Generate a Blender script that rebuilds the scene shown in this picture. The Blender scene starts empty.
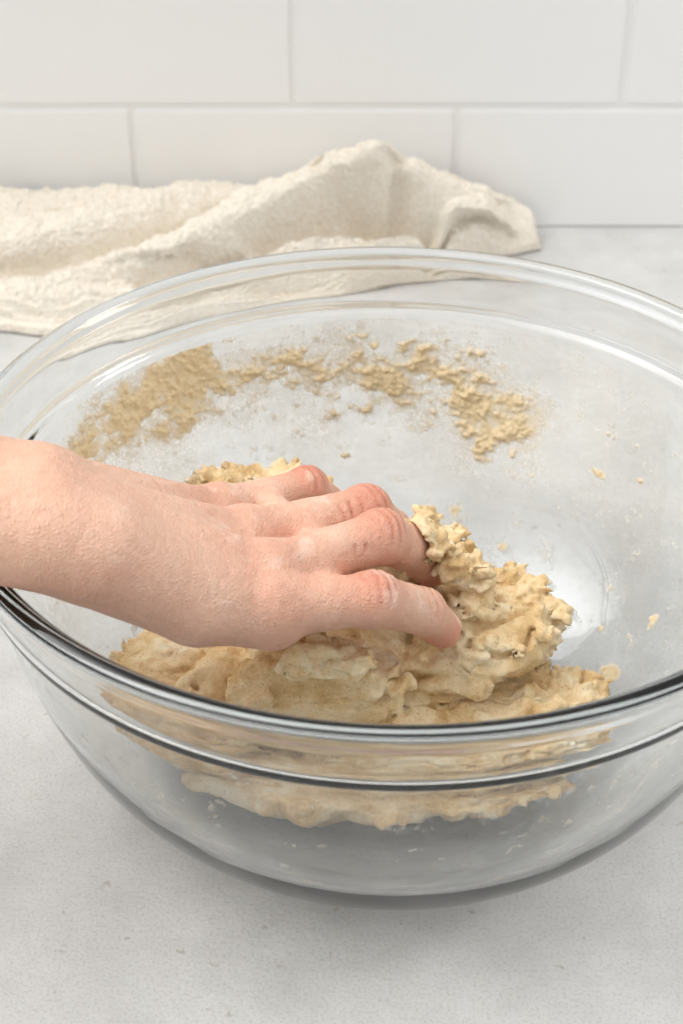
import bpy, bmesh, math, numpy as np
from mathutils import Vector
S=0.17
sc=bpy.context.scene
sc.view_settings.view_transform='Standard'
rng=np.random.default_rng(5)

# ---------- helpers
def mesh_obj(name,verts,faces,mat=None,smooth=True,scale=S):
    me=bpy.data.meshes.new(name)
    v=(np.asarray(verts,dtype=float)*scale)
    me.from_pydata(v.tolist(),[],np.asarray(faces).tolist() if isinstance(faces,np.ndarray) else faces)
    me.update()
    if smooth:
        me.polygons.foreach_set('use_smooth',[True]*len(me.polygons))
    ob=bpy.data.objects.new(name,me); sc.collection.objects.link(ob)
    if mat: me.materials.append(mat)
    return ob
G=rng.random((32,32,32))
def vnoise(p):
    f=np.floor(p).astype(int); t=p-f; t=t*t*(3-2*t); f=f%32; g=(f+1)%32
    x0,y0,z0=f[...,0],f[...,1],f[...,2]; x1,y1,z1=g[...,0],g[...,1],g[...,2]
    tx,ty,tz=t[...,0],t[...,1],t[...,2]
    def L(a,b,t): return a+(b-a)*t
    return L(L(L(G[x0,y0,z0],G[x1,y0,z0],tx),L(G[x0,y1,z0],G[x1,y1,z0],tx),ty),
             L(L(G[x0,y0,z1],G[x1,y0,z1],tx),L(G[x0,y1,z1],G[x1,y1,z1],tx),ty),tz)*2-1
def fbm(p,fr,o=4,g=.5):
    a=1;s=0;q=p*fr
    for i in range(o):
        s=s+a*vnoise(q+17.3*i); a*=g; q=q*2.03
    return s
def sstep(a,b,x):
    t=np.clip((x-a)/(b-a),0,1); return t*t*(3-2*t)
def smin(a,b,k):
    h=np.clip(.5+.5*(b-a)/k,0,1); return b+(a-b)*h-k*h*(1-h)
def caps(p,a,b,ra,rb):
    a=np.array(a);b=np.array(b); ab=b-a
    t=np.clip(((p-a)@ab)/(ab@ab),0,1)
    return np.linalg.norm(p-a-t[...,None]*ab,axis=-1)-(ra+(rb-ra)*t)
def ell(p,c,r,rot=0,tilt=0):
    q=p-np.array(c)
    if rot:
        cs,sn=math.cos(rot),math.sin(rot)
        q=np.stack([q[...,0]*cs+q[...,1]*sn,-q[...,0]*sn+q[...,1]*cs,q[...,2]],-1)
    if tilt:
        cs,sn=math.cos(tilt),math.sin(tilt)
        q=np.stack([q[...,0]*cs+q[...,2]*sn,q[...,1],-q[...,0]*sn+q[...,2]*cs],-1)
    r=np.array(r); k0=np.linalg.norm(q/r,axis=-1); k1=np.linalg.norm(q/(r*r),axis=-1)+1e-9
    return k0*(k0-1)/k1
def nets(F,org,h):
    s=F<0; nx,ny,nz=F.shape
    cnt=np.zeros((nx-1,ny-1,nz-1),np.int8)
    C=[(i,j,k) for i in(0,1) for j in (0,1) for k in (0,1)]
    for c in C: cnt+=s[c[0]:nx-1+c[0],c[1]:ny-1+c[1],c[2]:nz-1+c[2]]
    m=(cnt>0)&(cnt<8); idx=np.argwhere(m); ids=-np.ones(m.shape,int); ids[m]=np.arange(len(idx))
    acc=np.zeros((len(idx),3)); n=np.zeros(len(idx))
    for c0 in C:
        for c1 in C:
            d=np.array(c1)-np.array(c0)
            if d.sum()!=1 or (d<0).any(): continue
            a=F[idx[:,0]+c0[0],idx[:,1]+c0[1],idx[:,2]+c0[2]]; b=F[idx[:,0]+c1[0],idx[:,1]+c1[1],idx[:,2]+c1[2]]
            cr=(a<0)!=(b<0); t=np.where(cr,a/np.where(cr,a-b,1),0)
            acc+=np.where(cr[:,None],np.array(c0)+t[:,None]*d,0); n+=cr
    V=(idx+acc/n[:,None])*h+np.array(org)
    Q=[]
    for ax in range(3):
        u,v=(ax+1)%3,(ax+2)%3
        sl0=[slice(None)]*3; sl1=[slice(None)]*3
        sl0[ax]=slice(0,-1); sl1[ax]=slice(1,None)
        ch=s[tuple(sl0)]!=s[tuple(sl1)]
        e=np.argwhere(ch)
        ok=(e[:,u]>0)&(e[:,v]>0)&(e[:,u]<F.shape[u]-1)&(e[:,v]<F.shape[v]-1)
        e=e[ok]
        def cid(du,dv):
            q=e.copy(); q[:,u]+=du; q[:,v]+=dv; return ids[q[:,0],q[:,1],q[:,2]]
        quad=np.stack([cid(-1,-1),cid(0,-1),cid(0,0),cid(-1,0)],1)
        ins=s[e[:,0],e[:,1],e[:,2]]
        quad[~ins]=quad[~ins][:,::-1]
        Q.append(quad)
    return V,np.concatenate(Q)
def field(fn,lo,hi,h,margin=.03,k=4):
    """coarse evaluation everywhere, fine evaluation only near the surface"""
    n=[int(math.ceil((hi[i]-lo[i])/(h*k)))+1 for i in range(3)]
    ax=[lo[i]+np.arange(n[i])*h*k for i in range(3)]
    g=np.stack(np.meshgrid(*ax,indexing='ij'),-1); Cc=fn(g)
    F=np.repeat(np.repeat(np.repeat(Cc,k,0),k,1),k,2).astype(float)
    near=np.abs(F)<margin+h*k*1.8
    id_=np.argwhere(near)
    vals=np.empty(len(id_))
    for s in range(0,len(id_),400000):
        vals[s:s+400000]=fn(id_[s:s+400000]*h+np.array(lo))
    F[near]=vals
    return F
def newmat(name):
    m=bpy.data.materials.new(name); m.use_nodes=True
    nt=m.node_tree; b=nt.nodes['Principled BSDF']; return m,nt,b
def N(nt,t,**k):
    n=nt.nodes.new(t)
    for a,v in k.items():
        if a in n.inputs: n.inputs[a].default_value=v
        else: setattr(n,a,v)
    return n
def ramp(nt,src,stops):
    r=nt.nodes.new('ShaderNodeValToRGB'); els=r.color_ramp.elements
    while len(els)<len(stops): els.new(.5)
    for e,(p,c) in zip(els,stops): e.position=p; e.color=(*c,1)
    nt.links.new(src,r.inputs[0]); return r
def mixc(nt,fac,a,b,mode='MIX'):
    m=N(nt,'ShaderNodeMix',data_type='RGBA',blend_type=mode)
    for i,s in ((0,fac),(6,a),(7,b)):
        if hasattr(s,'links'): nt.links.new(s,m.inputs[i])
        elif i==0: m.inputs[0].default_value=s
        else: m.inputs[i].default_value=(*s,1)
    return m.outputs[2]
def setattr_f(ob,name,vals):
    a=ob.data.attributes.new(name,'FLOAT','POINT'); a.data.foreach_set('value',np.asarray(vals,dtype=np.float32))
def setattr_c(ob,name,vals):
    a=ob.data.attributes.new(name,'FLOAT_COLOR','POINT')
    v=np.ones((len(vals),4),np.float32); v[:,:3]=vals; a.data.foreach_set('color',v.ravel())

# ---------- camera
f=1500.; pitch=math.radians(35.2)
cam=bpy.data.cameras.new('camera'); co=bpy.data.objects.new('camera',cam); sc.collection.objects.link(co); sc.camera=co
cam.sensor_fit='VERTICAL'; cam.sensor_height=36; cam.sensor_width=24; cam.lens=f/1024*36
co.location=(-.121*S,-2.934*S,2.788*S); co.rotation_euler=(math.pi/2-pitch,0,0); cam.clip_start=.01
cam.dof.use_dof=True; cam.dof.focus_distance=3.5*S; cam.dof.aperture_fstop=13

# ---------- bowl
gm,nt,b=newmat('clear_glass')
b.inputs['Base Color'].default_value=(1,1,1,1); b.inputs['Roughness'].default_value=.0
b.inputs['Transmission Weight'].default_value=1; b.inputs['IOR'].default_value=1.50
va=N(nt,'ShaderNodeVolumeAbsorption'); va.inputs['Color'].default_value=(.42,.54,.57,1); va.inputs['Density'].default_value=18
nt.links.new(va.outputs[0],nt.nodes['Material Output'].inputs['Volume'])
outer=[(0,.012),(.40,.012),(.45,.002),(.49,0),(.53,.006),(.62,.06),(.735,.16),(.83,.30),(.905,.50),(.94,.66),(.952,.745),(.958,.762),(.975,.776),(.980,.80),(.987,.86),(.992,.890),(1.001,.900),(1.008,.916)]
top=[(1.005,.936),(.985,.944),(.966,.936),(.960,.914)]
inner=[(.957,.86),(.951,.80),(.944,.778),(.928,.758),(.913,.66),(.878,.50),(.803,.31),(.708,.18),(.60,.085),(.47,.04),(.25,.032),(0,.03)]
ctrl=outer+top+inner
def catmull(pts,n):
    out=[];P_=[np.array(p) for p in pts]; P_=[P_[0]]+P_+[P_[-1]]
    for i in range(1,len(P_)-2):
        p0,p1,p2,p3=P_[i-1:i+3]
        d=lambda a,b: max(1e-4,np.linalg.norm(b-a)**.5)
        t0=0;t1=t0+d(p0,p1);t2=t1+d(p1,p2);t3=t2+d(p2,p3)
        for j in range(n):
            t=t1+(t2-t1)*j/n
            A1=(t1-t)/(t1-t0)*p0+(t-t0)/(t1-t0)*p1;A2=(t2-t)/(t2-t1)*p1+(t-t1)/(t2-t1)*p2;A3=(t3-t)/(t3-t2)*p2+(t-t2)/(t3-t2)*p3
            B1=(t2-t)/(t2-t0)*A1+(t-t0)/(t2-t0)*A2;B2=(t3-t)/(t3-t1)*A2+(t-t1)/(t3-t1)*A3
            out.append((t2-t)/(t2-t1)*B1+(t-t1)/(t2-t1)*B2)
    out.append(P_[-2]); return np.array(out)
prof=catmull(ctrl,4); prof=prof[(prof[:,0]>1e-3)]
def revolve(name,prof,seg,mat):
    n=len(prof); th=np.linspace(0,2*np.pi,seg,endpoint=False)
    V=np.zeros((seg,n,3)); V[...,0]=prof[None,:,0]*np.cos(th)[:,None]; V[...,1]=prof[None,:,0]*np.sin(th)[:,None]; V[...,2]=prof[None,:,1]
    V=V.reshape(-1,3); F=[]
    for i in range(seg):
        j=(i+1)%seg
        for k in range(n-1): F.append((i*n+k,j*n+k,j*n+k+1,i*n+k+1))
    a=len(V); V=np.vstack([V,[[0,0,prof[0,1]],[0,0,prof[-1,1]]]])
    for i in range(seg):
        j=(i+1)%seg
        F.append((a,j*n,i*n)); F.append((a+1,i*n+n-1,j*n+n-1))
    return mesh_obj(name,V,F,mat)
bowl=revolve('glass_mixing_bowl',prof,220,gm)
innc=catmull(inner[::-1],6)
def rin(z): return np.interp(z,innc[:,1],innc[:,0])

# ---------- room
def box(name,lo,hi,mat):
    x0,y0,z0=lo;x1,y1,z1=hi
    V=[(x0,y0,z0),(x1,y0,z0),(x1,y1,z0),(x0,y1,z0),(x0,y0,z1),(x1,y0,z1),(x1,y1,z1),(x0,y1,z1)]
    return mesh_obj(name,V,[(0,3,2,1),(4,5,6,7),(0,1,5,4),(1,2,6,5),(2,3,7,6),(3,0,4,7)],mat,False)
m,nt,b=newmat('plaster_stone')
tc=N(nt,'ShaderNodeTexCoord'); n1=N(nt,'ShaderNodeTexNoise',Scale=15.,Detail=10.,Roughness=.7); nt.links.new(tc.outputs['Object'],n1.inputs['Vector'])
r1=ramp(nt,n1.outputs['Fac'],[(.32,(.52,.515,.50)),(.68,(.665,.66,.645))])
n2=N(nt,'ShaderNodeTexNoise',Scale=750.,Detail=3.,Roughness=.6); nt.links.new(tc.outputs['Object'],n2.inputs['Vector'])
r2=ramp(nt,n2.outputs['Fac'],[(.3,(.82,.815,.80)),(.52,(1,1,1))])
n3=N(nt,'ShaderNodeTexNoise',Scale=150.,Detail=2.,Roughness=.5); nt.links.new(tc.outputs['Object'],n3.inputs['Vector'])
r3=ramp(nt,n3.outputs['Fac'],[(.25,(.74,.70,.65)),(.32,(1,1,1))])
c=mixc(nt,1.,r1.outputs[0],r2.outputs[0],'MULTIPLY'); c=mixc(nt,1.,c,r3.outputs[0],'MULTIPLY')
nt.links.new(c,b.inputs['Base Color'])
b.inputs['Roughness'].default_value=.45
n4=N(nt,'ShaderNodeTexNoise',Scale=90.,Detail=8.,Roughness=.7); nt.links.new(tc.outputs['Object'],n4.inputs['Vector'])
bp=N(nt,'ShaderNodeBump',Strength=.4,Distance=.0018); nt.links.new(n4.outputs['Fac'],bp.inputs['Height']); nt.links.new(bp.outputs[0],b.inputs['Normal'])
counter=box('kitchen_counter',(-7,-5,-.25),(7,3.2,0),m)
WY=3.2
mt,nt,b=newmat('white_tile'); b.inputs['Base Color'].default_value=(.93,.928,.92,1); b.inputs['Roughness'].default_value=.25
tc=N(nt,'ShaderNodeTexCoord'); n1=N(nt,'ShaderNodeTexNoise',Scale=25.,Detail=2.); nt.links.new(tc.outputs['Object'],n1.inputs['Vector'])
bp=N(nt,'ShaderNodeBump',Strength=.08,Distance=.003); nt.links.new(n1.outputs['Fac'],bp.inputs['Height']); nt.links.new(bp.outputs[0],b.inputs['Normal'])
mg,nt,b=newmat('grout'); b.inputs['Base Color'].default_value=(.98,.98,.97,1); b.inputs['Roughness'].default_value=.8
wall=box('wall_back',(-7,WY+.014,0),(7,WY+.3,6),mg)
me=bpy.data.meshes.new('tiles'); bm=bmesh.new()
tw,thh,gp=1.373,.60,.030
z0=.544-thh; row=0
while z0<6:
    za=max(z0,0)+ (gp/2 if z0>0 else 0.004); zb=min(z0+thh-gp/2,6)
    off=-.32 if row%2==1 else -.32-tw/2
    for k in range(-6,7):
        xa=max(off+k*tw+gp/2,-7);xb=min(off+(k+1)*tw-gp/2,7)
        if xb-xa<.05: continue
        r=bmesh.ops.create_cube(bm,size=1)
        for v in r['verts']:
            v.co=Vector(((xa+xb)/2+v.co.x*(xb-xa),WY+.014+v.co.y*.028,(za+zb)/2+v.co.z*(zb-za)))*S
    z0+=thh; row+=1
bmesh.ops.bevel(bm,geom=[e for e in bm.edges],offset=.0009,segments=2,affect='EDGES')
bm.to_mesh(me); bm.free(); me.materials.append(mt)
to=bpy.data.objects.new('tiles',me); sc.collection.objects.link(to); to.parent=wall

# ---------- hand
A3=lambda *q: np.array(q)
W=A3(-.722,-.456,1.03)
J={'i':[A3(-.268,-.460,.80),A3(-.052,-.400,.768),A3(.060,-.310,.665),A3(.112,-.266,.575)],
   'm':[A3(-.278,-.375,.82),A3(-.034,-.215,.800),A3(.066,-.090,.665),A3(.090,-.045,.58)],
   'r':[A3(-.336,-.228,.81),A3(-.065,-.069,.770),A3(.000,.035,.64),A3(.012,.085,.56)],
   'p':[A3(-.408,-.080,.78),A3(-.205,.080,.735),A3(-.160,.160,.64),A3(-.150,.210,.57)]}
RR={'i':(.068,.060,.053,.044),'m':(.069,.061,.053,.044),'r':(.066,.059,.050,.041),'p':(.056,.049,.042,.036)}
a=J['i'][0]-J['p'][0]; a[2]=0; a/=np.linalg.norm(a)
Wr=W+a*.085; Wu=W-a*.085
E=A3(-2.25,-.50,1.30); dn=A3(0,0,-1.)
def hand_sdf(p):
    palm=caps(p,Wr,J['i'][0]+dn*.03,.095,.072)
    palm=smin(palm,caps(p,W,J['m'][0]+dn*.03,.10,.078),.05)
    palm=smin(palm,caps(p,W,J['r'][0]+dn*.03,.10,.075),.05)
    palm=smin(palm,caps(p,Wu,J['p'][0]+dn*.03,.095,.065),.05)
    palm=smin(palm,caps(p,Wr,E+a*.12,.098,.17),.05)
    palm=smin(palm,caps(p,Wu,E-a*.12,.098,.17),.05)
    palm=smin(palm,np.linalg.norm(p-(Wu+A3(-.10,.0,.045)),axis=-1)-.075,.04)
    c=Wr+A3(.10,-.0,-.04); mc=Wr+A3(.27,.02,-.19); ip=mc+A3(.15,.13,-.10); tp=ip+A3(.12,.10,-.06)
    th=smin(caps(p,c,mc,.10,.075),smin(caps(p,mc,ip,.068,.058),caps(p,ip,tp,.058,.045),.02),.03)
    palm=smin(palm,th,.06)
    for k in 'imrp':
        t0=W*.55+J[k][0]*.45+A3(0,0,.066); t1=J[k][0]+A3(0,0,RR[k][0]-.020)
        palm=smin(palm,caps(p,t0,t1,.006,.014),.032)
    fin=None
    for k in 'imrp':
        j=J[k]; r=RR[k]; mid=j[0]*.45+j[1]*.55
        d=smin(caps(p,j[0],mid,r[0]*.97,r[1]*.95),caps(p,mid,j[1],r[1]*.95,r[1]*.98),.01)
        d=smin(d,np.linalg.norm(p-(j[1]+A3(0,0,.004)),axis=-1)-r[1]*1.0,.02)
        d=smin(d,caps(p,j[1],j[2],r[1]*.97,r[2]),.014); d=smin(d,caps(p,j[2],j[3],r[2],r[3]),.014)
        fin=d if fin is None else smin(fin,d,.004)
    for x,y in (('i','m'),('m','r'),('r','p')):
        A=J[x][0]*.54+J[x][1]*.46+dn*.012; B=J[y][0]*.54+J[y][1]*.46+dn*.012
        palm=smin(palm,caps(p,A,B,.040,.040),.03)
    for k in 'imrp':
        palm=smin(palm,np.linalg.norm(p-(J[k][0]+A3(0,0,.006)),axis=-1)-RR[k][0],.03)
    return smin(palm,fin,.028)
h=.0060; lo=(-2.5,-.98,.35)
F=field(hand_sdf,lo,(.3,.38,1.62),h,.0)
V,Q=nets(F,lo,h)
def grad(fn,V,e=.004):
    g=np.stack([fn(V+np.eye(3)[i]*e)-fn(V-np.eye(3)[i]*e) for i in range(3)],-1)
    return g/(np.linalg.norm(g,axis=1,keepdims=True)+1e-9)
Nn=grad(hand_sdf,V)
disp=np.zeros(len(V)); red=np.zeros(len(V)); nail=np.zeros(len(V)); crease=np.zeros(len(V))
for k in 'imrp':
    j=J[k]; r=RR[k]
    ax=(j[1]-j[0]); ax/=np.linalg.norm(ax); ax2=(j[2]-j[1]); ax2/=np.linalg.norm(ax2); axm=(ax+ax2); axm/=np.linalg.norm(axm)
    for c,amp in ((j[1],.0055),(j[2],.0042)):
        q=V-c; s=q@axm; w=np.exp(-(s/.036)**2)*sstep(0,.6,Nn[:,2])*(np.linalg.norm(q,axis=1)<.13)
        cw=w*np.clip(np.cos(s/.0235*2*np.pi+vnoise(V*30)*1.8),0,1)**2
        disp+=-amp*cw; crease=np.maximum(crease,cw)
    red=np.maximum(red,np.exp(-(np.linalg.norm(V-(j[1]+A3(0,0,r[1])),axis=1)/.085)**2)*.75)
    red=np.maximum(red,np.exp(-(np.linalg.norm(V-(j[0]+A3(0,0,r[0])),axis=1)/.10)**2)*.25)
    red=np.maximum(red,np.exp(-(np.linalg.norm(V-j[3],axis=1)/.10)**2)*.75)
    ax=(j[3]-j[2]); ax/=np.linalg.norm(ax); side=np.cross(ax,A3(0,0,1)); side/=np.linalg.norm(side); dor=np.cross(side,ax)
    q=V-(j[3]+ax*.004); al=q@ax; cr=q@side; do=q@dor
    e=np.sqrt((al/.040)**2+(cr/(r[3]*.80))**2)
    on=(do>0)&(e<1.3)
    nail=np.where(on,np.maximum(nail,1-sstep(.88,1.0,e)),nail)
    disp+=np.where(on,-.004*np.exp(-((e-1.02)/.10)**2)+.001*(e<.95),0)
fine_=np.exp(-(fbm(V*A3(1.6,.8,1),20,2)/.10)**2)*sstep(.1,.6,Nn[:,2])
disp+=-.0015*fine_
V=V+Nn*disp[:,None]
nz=fbm(V,9,3)
base=A3(.775,.485,.355); rc=A3(.60,.22,.14); nc=A3(.86,.58,.50)
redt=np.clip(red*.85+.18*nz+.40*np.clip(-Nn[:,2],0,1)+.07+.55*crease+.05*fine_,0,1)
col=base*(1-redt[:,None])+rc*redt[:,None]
tn=sstep(-.5,-1.0,V[:,0])[:,None]*.5; col=col*(1-tn)+A3(.67,.39,.25)*tn
col=col*(1-nail[:,None]*.8)+nc*nail[:,None]*.8
fl=sstep(.40,.95,fbm(V,16,4,.6)+.5*sstep(.16,.04,np.linalg.norm(V-A3(.03,-.09,.72),axis=1)))*sstep(.0,.5,Nn[:,2])*sstep(-.75,-.3,V[:,0])
col=col*(1-.30*fl[:,None])+A3(.92,.80,.68)*.30*fl[:,None]
ms,nt,b=newmat('skin')
at=N(nt,'ShaderNodeAttribute',attribute_name='skin_col')
tc=N(nt,'ShaderNodeTexCoord')
v1=N(nt,'ShaderNodeTexVoronoi',Scale=700.,feature='DISTANCE_TO_EDGE'); nt.links.new(tc.outputs['Object'],v1.inputs['Vector'])
n1=N(nt,'ShaderNodeTexNoise',Scale=300.,Detail=5.,Roughness=.65); nt.links.new(tc.outputs['Object'],n1.inputs['Vector'])
rm=ramp(nt,n1.outputs['Fac'],[(.3,(.91,.87,.85)),(.6,(1,1,1))])
c=mixc(nt,1.,at.outputs['Color'],rm.outputs[0],'MULTIPLY')
nt.links.new(c,b.inputs['Base Color']); b.inputs['Roughness'].default_value=.42
b.inputs['Subsurface Weight'].default_value=.18; b.inputs['Subsurface Radius'].default_value=(1,.35,.2); b.inputs['Subsurface Scale'].default_value=.003
ad=N(nt,'ShaderNodeMath',operation='ADD'); nt.links.new(v1.outputs[0],ad.inputs[0]); nt.links.new(n1.outputs[0],ad.inputs[1])
bp=N(nt,'ShaderNodeBump',Strength=.6,Distance=.0009); nt.links.new(ad.outputs[0],bp.inputs['Height']); nt.links.new(bp.outputs[0],b.inputs['Normal'])
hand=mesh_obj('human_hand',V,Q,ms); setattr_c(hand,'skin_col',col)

# ---------- dough
def dough_base(p):
    w=np.stack([fbm(p,5,2),fbm(p+7,5,2),fbm(p+13,5,2)],-1)*.030
    q=p+w
    L=[((-.14,.02,.13),(.49,.41,.19),0,0,.03),((-.30,.24,.31),(.34,.29,.17),0,0,.03),
       ((-.40,.43,.370),(.22,.14,.12),.2,0,.03),
       ((-.08,.0,.42),(.28,.26,.15),0,0,.03),((.08,.02,.46),(.15,.17,.13),0,0,.02),
       ((-.15,-.26,.42),(.22,.13,.12),0,0,.02),((-.17,-.37,.55),(.12,.05,.05),0,.15,.02),
       ((.10,-.15,.40),(.31,.15,.105),-.1,.25,.010),((.11,-.26,.28),(.42,.15,.080),.05,.08,.008),
       ((-.06,-.32,.18),(.44,.13,.08),-.05,0,.010),((.22,-.02,.33),(.20,.20,.11),0,.4,.015),
       ((-.47,-.12,.30),(.20,.26,.10),.3,0,.02),((.060,-.125,.720),(.060,.045,.030),.3,.3,.01),((.16,-.17,.55),(.07,.05,.05),.3,.3,.01),
       ((.135,-.13,.65),(.035,.05,.07),.3,.3,.02),((.30,-.10,.39),(.08,.07,.05),.3,.3,.01),
       ((.20,-.26,.50),(.05,.03,.03),.3,.3,.01),((.19,.0,.50),(.06,.06,.05),.5,.2,.01)]
    d=None
    for c,r,ro,ti,k in L:
        e=ell(q,c,r,ro,ti); d=e if d is None else smin(d,e,k)
    return d
h=.0060; lo=np.array((-.80,-.62,.03)); hi=(.68,.70,.86)
D=field(dough_base,lo,hi,h,.06)
V0,_=nets(D,lo,h)
N0=grad(dough_base,V0,.01)
wgt=(N0[:,2]>-.1)*(.10+1.3*sstep(.40,.54,V0[:,2])+.8*(V0[:,0]>.15)+1.0*(V0[:,1]>.1)+.4*(V0[:,0]<-.4)); wgt=wgt/wgt.sum()
sel=rng.choice(len(V0),320,p=wgt)
nxyz=np.array(D.shape)
for i in sel:
    L_=rng.uniform(.014,.052); c=V0[i]+N0[i]*rng.uniform(-.012,.005); r=np.array([L_,L_*rng.uniform(.45,.75),L_*rng.uniform(.28,.5)])
    R=.085
    i0=np.maximum(((c-R-lo)/h).astype(int),0); i1=np.minimum(((c+R-lo)/h).astype(int)+1,nxyz)
    if (i1<=i0).any(): continue
    ax=[lo[k]+np.arange(i0[k],i1[k])*h for k in range(3)]
    g=np.stack(np.meshgrid(*ax,indexing='ij'),-1)
    gw=g+.016*np.stack([vnoise(g*30),vnoise(g*30+5),vnoise(g*30+9)],-1)
    sl=tuple(slice(i0[k],i1[k]) for k in range(3))
    D[sl]=smin(D[sl],ell(gw,c,r,rng.uniform(0,3.14),rng.uniform(-.8,.8)),.009)
gx,gy,gz=np.gradient(D,h)
ii=np.argwhere(np.abs(D)<.060); I=(ii[:,0],ii[:,1],ii[:,2]); p=ii*h+lo; dd=D[I]
nrm=np.stack([gx[I],gy[I],gz[I]],-1); nrm/=np.linalg.norm(nrm,axis=1,keepdims=True)+1e-6
ps=p-nrm*dd[:,None]
ps=ps+.03*np.stack([vnoise(ps*9),vnoise(ps*9+5),vnoise(ps*9+9)],-1)+.010*np.stack([vnoise(ps*26),vnoise(ps*26+5),vnoise(ps*26+9)],-1)
shag=sstep(-.30,.50,fbm(ps+3,4,2)+1.6*(ps[:,2]-.41)+1.2*np.clip(ps[:,1],0,1)+.4*np.clip(ps[:,0],0,1)-.8*np.clip(-.22-ps[:,1],0,1))
aq=ps*A3(.5,1,1.6)
cr1=np.exp(-(fbm(aq+2,5.5,2)/.06)**2); cr2=np.exp(-(fbm(ps*A3(.3,1,2)+8,9,2)/.07)**2)
bil=lambda q,fr: np.abs(fbm(q,fr,2,.5))
dsp=.010*fbm(ps,7,2)-.022*cr1-.013*cr2+.019*(bil(aq,11)-.25)+(.005+.020*shag)*(bil(ps*A3(.7,1,1.3),23)-.25)+(.004+.013*shag)*(bil(ps,46)-.25)+(.001+.004*shag)*vnoise(ps*90)
dd=dd-dsp
rr=np.hypot(p[:,0],p[:,1])
dd=np.maximum(dd,(rr-rin(p[:,2]))*.85+.010)
dd=np.maximum(dd,-(hand_sdf(p)-.003))
D[I]=dd
zz=lo[2]+np.arange(D.shape[2])*h
D=np.maximum(D,.046-zz[None,None,:])
V,Q=nets(D,lo,h)
md,nt,b=newmat('wholewheat_dough')
tc=N(nt,'ShaderNodeTexCoord')
n1=N(nt,'ShaderNodeTexNoise',Scale=50.,Detail=7.,Roughness=.68); nt.links.new(tc.outputs['Object'],n1.inputs['Vector'])
r1=ramp(nt,n1.outputs['Fac'],[(.34,(.62,.40,.17)),(.46,(.79,.57,.30)),(.57,(.89,.72,.46)),(.68,(.95,.85,.66))])
ns=N(nt,'ShaderNodeTexNoise',Scale=1000.,Detail=2.); nt.links.new(tc.outputs['Object'],ns.inputs['Vector'])
rs=ramp(nt,ns.outputs['Fac'],[(.29,(.76,.60,.44)),(.38,(1,1,1))])
c=mixc(nt,1.,r1.outputs[0],rs.outputs[0],'MULTIPLY')
nt.links.new(c,b.inputs['Base Color']); b.inputs['Roughness'].default_value=.7; b.inputs['Specular IOR Level'].default_value=.3
b.inputs['Subsurface Weight'].default_value=.08; b.inputs['Subsurface Radius'].default_value=(1,.6,.3); b.inputs['Subsurface Scale'].default_value=.002
n2=N(nt,'ShaderNodeTexNoise',Scale=300.,Detail=6.,Roughness=.7); nt.links.new(tc.outputs['Object'],n2.inputs['Vector'])
bp=N(nt,'ShaderNodeBump',Strength=.85,Distance=.0017); nt.links.new(n2.outputs['Fac'],bp.inputs['Height']); nt.links.new(bp.outputs[0],b.inputs['Normal'])
dough=mesh_obj('bread_dough',V,Q,md)

# ---------- dough smear + flour film on the inside of the bowl
th=np.radians(np.arange(-160,200.1,.22)); zc=np.arange(.05,.752,.0038)
T,Z=np.meshgrid(th,zc,indexing='ij'); Rr=rin(Z)
dz=.002; sl=(rin(Z+dz)-rin(Z-dz))/(2*dz); nr=-1/np.sqrt(1+sl**2); nzz=sl/np.sqrt(1+sl**2)
base=np.stack([Rr*np.cos(T),Rr*np.sin(T),Z],-1); nor=np.stack([nr*np.cos(T),nr*np.sin(T),nzz],-1)
deg=np.degrees(T)+7*fbm(base,6,4,.6); zw=Z+.06*fbm(base+5,7,4,.6)
B=[(147,.64,5,.07,1.0),(140,.60,7,.07,1.05),(133,.65,8,.075,1.2),(125,.64,8,.08,1.25),(117,.63,7,.07,1.1),(129,.56,7,.05,.85),(107,.66,8,.07,.95),(112,.56,8,.05,.75),(99,.60,8,.065,.95),(101,.52,8,.045,.7),(91,.55,8,.065,1.1),
 (80,.55,8,.07,1.15),(70,.51,8,.09,1.35),(84,.66,4,.025,1.0),(77,.61,5,.035,1.05),(64,.44,5,.065,1.25),(76,.46,9,.055,.95),(88,.48,8,.045,.75),(95,.71,3,.02,.6)]
Bs=[(45,.43,2.5,.015,1.3),(35,.47,.8,.01,1),(54,.11,3,.012,1.3),(45,.14,1.5,.01,1.2),(15,.22,1.5,.025,1.2),(12,.10,4,.02,1.5),(36,.11,3,.012,1.2),(73,.22,2.5,.03,1.2),(60,.17,2,.015,1.2),(25,.13,1.5,.01,1.2),(50,.30,.8,.007,1),(98,.35,.8,.008,1)]
den=np.zeros(T.shape); wide=np.zeros(T.shape)
for t,z,st,sz,w in B:
    den=np.maximum(den,w*np.exp(-((deg-t)/st)**2-((zw-z)/sz)**2))
    wide=np.maximum(wide,w*np.exp(-((deg-t)/(st*1.8))**2-((zw-z)/(sz*1.6))**2))
dsm=np.zeros(T.shape); d0=np.degrees(T)+1.0*fbm(base,20,2)
for t,z,st,sz,w in Bs: dsm=np.maximum(dsm,w*np.exp(-((d0-t)/st)**2-((Z-z)/sz)**2))
bs_=base*A3(1,1,1.6)
nn=fbm(bs_,16,6,.75); fine=fbm(base,80,2,.8)
thick=sstep(.28,1.20,den+.36*nn+.08*fine)+.8*sstep(.5,1.1,dsm+.25*nn)
powder=sstep(.12,.90,wide+.34*fbm(bs_+11,13,5,.7)+.16*fine)
hb=np.exp(-((Z-.50)/.28)**2)*(.30+.50*sstep(-40,30,np.degrees(T)))*(1+.9*np.exp(-((np.degrees(T)-110)/35)**2))
front=np.exp(-((Z-.20)/.12)**2)*sstep(0,-30,np.degrees(T))*sstep(-.2,.8,fbm(base*A3(1,1,2.5),7,4,.6))*.35
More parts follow.
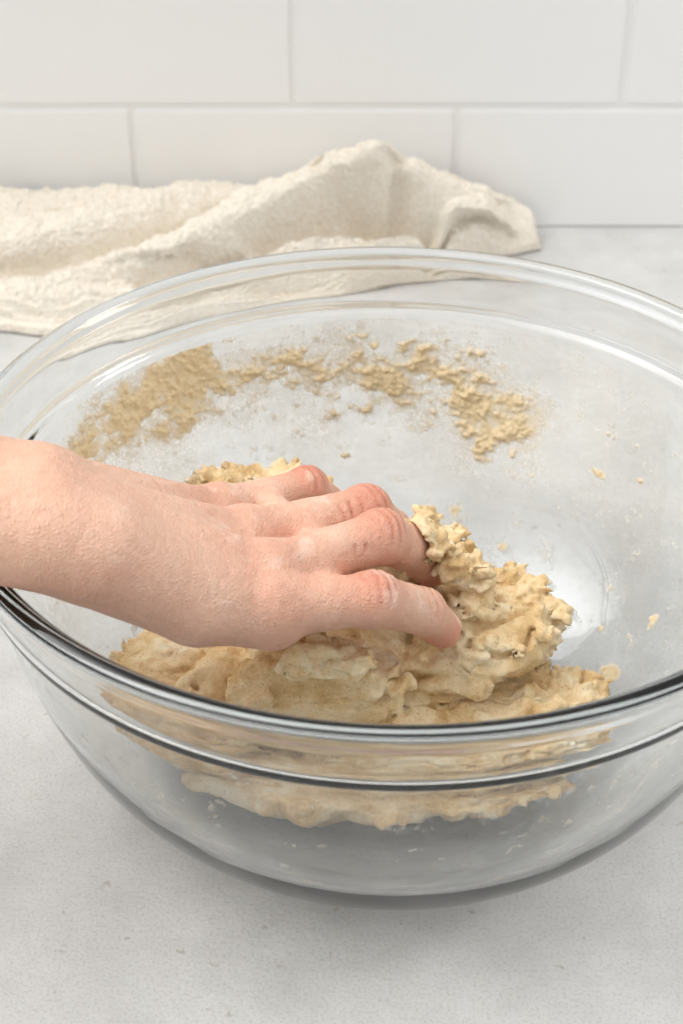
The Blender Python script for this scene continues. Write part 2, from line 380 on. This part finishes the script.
film=np.maximum(powder*.80,.16*hb*(1+.8*fbm(base,5,4,.6)))
film=np.maximum(film,front)
off=.002+thick*(.006+.006*nn+.005*fine).clip(.0015)
Vv=base+nor*off[...,None]
alpha=np.clip(film+thick*1.0,0,1.3)
nT,nZ=T.shape
clear=(dough_base(base)>.03)&(alpha>.03)
idg=np.arange(nT*nZ).reshape(nT,nZ)
keep=clear[:-1,:-1]&clear[1:,:-1]&clear[1:,1:]&clear[:-1,1:]
f4=np.stack([idg[:-1,:-1],idg[1:,:-1],idg[1:,1:],idg[:-1,1:]],-1)[keep]
mr,nt,b=newmat('smeared_dough')
b.inputs['Roughness'].default_value=.85; b.inputs['Specular IOR Level'].default_value=.2
tc=N(nt,'ShaderNodeTexCoord')
at=N(nt,'ShaderNodeAttribute',attribute_name='film'); tk=N(nt,'ShaderNodeAttribute',attribute_name='thick')
n1=N(nt,'ShaderNodeTexNoise',Scale=300.,Detail=5.,Roughness=.7); nt.links.new(tc.outputs['Object'],n1.inputs['Vector'])
c=mixc(nt,tk.outputs['Fac'],(.97,.90,.77),(.96,.78,.50)); nt.links.new(c,b.inputs['Base Color'])
mm=N(nt,'ShaderNodeMath',operation='MULTIPLY_ADD'); nt.links.new(n1.outputs[0],mm.inputs[0]); mm.inputs[1].default_value=4.; mm.inputs[2].default_value=-1.15
m2=N(nt,'ShaderNodeMath',operation='MULTIPLY'); nt.links.new(mm.outputs[0],m2.inputs[0]); nt.links.new(at.outputs['Fac'],m2.inputs[1])
m3=N(nt,'ShaderNodeMath',operation='MULTIPLY_ADD',use_clamp=True); nt.links.new(tk.outputs['Fac'],m3.inputs[0]); m3.inputs[1].default_value=.7; nt.links.new(m2.outputs[0],m3.inputs[2])
nt.links.new(m3.outputs[0],b.inputs['Alpha'])
tr=N(nt,'ShaderNodeBsdfTranslucent'); nt.links.new(c,tr.inputs['Color'])
bp=N(nt,'ShaderNodeBump',Strength=.6,Distance=.001); nt.links.new(n1.outputs['Fac'],bp.inputs['Height']); nt.links.new(bp.outputs[0],b.inputs['Normal'])
tp_=N(nt,'ShaderNodeBsdfTransparent'); mxa=N(nt,'ShaderNodeMixShader'); nt.links.new(m3.outputs[0],mxa.inputs[0]); nt.links.new(tp_.outputs[0],mxa.inputs[1]); nt.links.new(tr.outputs[0],mxa.inputs[2])
mxb=N(nt,'ShaderNodeMixShader'); mxb.inputs[0].default_value=.35; nt.links.new(b.outputs[0],mxb.inputs[1]); nt.links.new(mxa.outputs[0],mxb.inputs[2])
nt.links.new(mxb.outputs[0],nt.nodes['Material Output'].inputs['Surface'])
smear=mesh_obj('dough_smears',Vv.reshape(-1,3),f4,mr)
setattr_f(smear,'film',alpha.ravel()); setattr_f(smear,'thick',np.clip(thick*1.3,0,1).ravel())
smear.parent=bowl

# ---------- towel
xs=np.linspace(-2.7,.735,640); ts=np.linspace(0,1,300)
X,Tt=np.meshgrid(xs,ts,indexing='ij')
yf=np.interp(X,[-2.7,-1.44,-.9,-.60,-.29,.0,.25,.5,.735],[2.26,2.20,2.22,2.30,2.47,2.62,2.76,2.90,2.97])
yf=yf+.02*np.sin(X*7)+.012*np.sin(X*17+1)
yb=np.interp(X,[-2.7,.3,.6,.735],[3.12,3.15,3.15,3.10])
Yy=yf+(yb-yf)*Tt
crest=np.interp(X,[-2.7,-1.54,-.95,-.6,-.35,-.1,.06,.20,.35,.5,.62,.70,.735],[.22,.23,.23,.24,.26,.29,.30,.27,.21,.18,.15,.11,.02])
shape=.14*sstep(0,.04,Tt)+.34*sstep(.05,.45,Tt)+.52*sstep(.35,.85,Tt)-.35*sstep(.92,1,Tt)
zt=crest*shape
def pathdist(pts):
    best=np.full(X.shape,9.); hh=np.zeros(X.shape); sg=np.zeros(X.shape)
    for (x0,y0,h0),(x1,y1,h1) in zip(pts[:-1],pts[1:]):
        dx,dy=x1-x0,y1-y0; L=dx*dx+dy*dy; t=np.clip(((X-x0)*dx+(Yy-y0)*dy)/L,0,1)
        ex,ey=X-x0-t*dx,Yy-y0-t*dy; d=np.hypot(ex,ey); u=d<best
        best=np.where(u,d,best); hh=np.where(u,h0+(h1-h0)*t,hh); sg=np.where(u,np.sign(dx*ey-dy*ex),sg)
    return best,hh,sg
def bump_(d,w):
    t=np.clip(d/w,0,1); return np.sqrt(np.clip(1-t*t,0,1))*(1-.35*t)
R1=[(-1.3,2.40,.02),(-1.0,2.48,.12),(-.72,2.62,.16),(-.48,2.79,.17),(-.25,2.92,.15),(-.02,2.99,.13)]
R2=[(-.80,2.50,.0),(-.45,2.57,.08),(-.1,2.63,.11),(.22,2.74,.13),(.5,2.92,.07)]
R3=[(-2.7,2.68,.09),(-1.6,2.64,.11),(-1.2,2.70,.10),(-.9,2.84,.08),(-.6,2.98,.03)]
R4=[(-2.7,2.38,.08),(-1.7,2.34,.09),(-1.0,2.31,.08),(-.6,2.40,.07),(-.3,2.56,.03)]
R5=[(-.12,3.0,.09),(.06,3.0,.14),(.20,3.01,.11),(.45,3.05,.05)]
R6=[(.22,2.96,.08),(.34,2.93,.10),(.55,3.0,.07),(.66,3.02,.02)]
ry=np.zeros(X.shape)
for Rp,wd in ((R1,.12),(R2,.11),(R3,.13),(R4,.10),(R5,.11),(R6,.10)):
    d,hh,sg=pathdist(Rp); d=d+.014*fbm(np.stack([X,Yy,0*X],-1),5,2)
    g_=hh*bump_(d,np.where(sg<0,wd*.8,wd*1.3)); zt=zt+g_; ry=ry+g_
d,hh,sg=pathdist([(-.60,2.60,.05),(-.36,2.71,.18),(-.18,2.79,.33),(.0,2.84,.38),(.14,2.86,.36),(.26,2.86,.20),(.34,2.86,.05)])
zt=zt-hh*np.exp(-(d/.085)**4)
for vp in ([(-2.7,2.50,.08),(-1.6,2.47,.09),(-1.15,2.56,.10),(-.85,2.72,.09),(-.6,2.88,.05)],[(-1.4,2.84,.06),(-.9,2.95,.06),(-.5,3.06,.02)],[(-.9,2.40,.05),(-.4,2.49,.07),(0,2.56,.03)]):
    d,hh,sg=pathdist(vp); zt=zt-hh*np.exp(-(d/.032)**2)
zt=np.maximum(zt,.03)
def blur(z,n):
    for _ in range(n): z[1:-1,1:-1]=(z[1:-1,1:-1]*2+z[:-2,1:-1]+z[2:,1:-1]+z[1:-1,:-2]+z[1:-1,2:])/6
    return z
zt=blur(zt,14); ry=blur(ry,20)
wr=np.stack([X+.3*Yy,Yy*1.6-.5*X,0*X],-1)
zt=zt+(.016*(1-2*np.abs(fbm(wr,2.2,2)))+.012*(1-2*np.abs(fbm(wr+5,6,2)))+.005*fbm(wr,22,2,.7)+.009*fbm(wr,55,2,.8))*sstep(0,.15,Tt)*sstep(.735,.55,X)
hem=sum(np.exp(-((Tt-c0)/.006)**2) for c0 in (.045,.075,.105))
zt=zt+.012*hem
zt=np.maximum(zt,.014+0*X)
zt=zt*sstep(0,.012,Tt)*sstep(.735,.70,X)**.5+.008
Yd=Yy-.80*ry*sstep(.15,.4,Tt)
Yd=np.minimum(Yd,3.165)
Vt=np.stack([X,Yd,zt],-1)
nx_,ny_=X.shape; idg=np.arange(nx_*ny_).reshape(nx_,ny_)
f4=np.stack([idg[:-1,:-1],idg[1:,:-1],idg[1:,1:],idg[:-1,1:]],-1).reshape(-1,4)
mw,nt,b=newmat('linen_cloth')
tc=N(nt,'ShaderNodeTexCoord')
b.inputs['Roughness'].default_value=.95; b.inputs['Specular IOR Level'].default_value=.1
n1=N(nt,'ShaderNodeTexNoise',Scale=480.,Detail=3.,Roughness=.6); nt.links.new(tc.outputs['Object'],n1.inputs['Vector'])
r1=ramp(nt,n1.outputs['Fac'],[(.35,(.84,.75,.62)),(.6,(.95,.89,.79))]); nt.links.new(r1.outputs[0],b.inputs['Base Color'])
n5=N(nt,'ShaderNodeTexNoise',Scale=340.,Detail=3.,Roughness=.6); nt.links.new(tc.outputs['Object'],n5.inputs['Vector'])
bp=N(nt,'ShaderNodeBump',Strength=1.,Distance=.0028); nt.links.new(n5.outputs['Fac'],bp.inputs['Height']); nt.links.new(bp.outputs[0],b.inputs['Normal'])
towel=mesh_obj('kitchen_towel',Vt.reshape(-1,3),f4,mw)
sm=towel.modifiers.new('thick','SOLIDIFY'); sm.thickness=.0012; sm.offset=-1

# ---------- daylight: broad soft sky glow from the left, dimmer room behind the camera
w=bpy.data.worlds.new('world'); sc.world=w; w.use_nodes=True; nt=w.node_tree; bg=nt.nodes['Background']
tc=N(nt,'ShaderNodeTexCoord')
def lobe(L,e,amp):
    L=Vector(L).normalized()
    d=N(nt,'ShaderNodeVectorMath',operation='DOT_PRODUCT'); nt.links.new(tc.outputs['Generated'],d.inputs[0]); d.inputs[1].default_value=L
    c_=N(nt,'ShaderNodeMath',operation='MAXIMUM'); nt.links.new(d.outputs['Value'],c_.inputs[0]); c_.inputs[1].default_value=0
    p_=N(nt,'ShaderNodeMath',operation='POWER'); nt.links.new(c_.outputs[0],p_.inputs[0]); p_.inputs[1].default_value=e
    m_=N(nt,'ShaderNodeMath',operation='MULTIPLY'); nt.links.new(p_.outputs[0],m_.inputs[0]); m_.inputs[1].default_value=amp
    return m_.outputs[0]
def add(a_,b_):
    m_=N(nt,'ShaderNodeMath',operation='ADD')
    for i,s in enumerate((a_,b_)):
        if hasattr(s,'links'): nt.links.new(s,m_.inputs[i])
        else: m_.inputs[i].default_value=s
    return m_.outputs[0]
st=add(add(lobe((-.62,.05,.78),12,7.4),lobe((0,-.3,1),1.5,.66)),.33)
nt.links.new(st,bg.inputs[1]); bg.inputs[0].default_value=(1,.995,.983,1)
def area(name,loc,tgt,sz,en,col=(1,1,1)):
    l=bpy.data.lights.new(name,'AREA'); l.shape='RECTANGLE'; l.size=sz[0]; l.size_y=sz[1]; l.energy=en; l.color=col
    o=bpy.data.objects.new(name,l); sc.collection.objects.link(o); o.location=loc
    o.rotation_euler=(Vector(tgt)-Vector(loc)).to_track_quat('-Z','Y').to_euler(); return o
area('window_light',(2.0,.15,1.35),(0,0,.1),(.6,.7),13,(1,1,1))
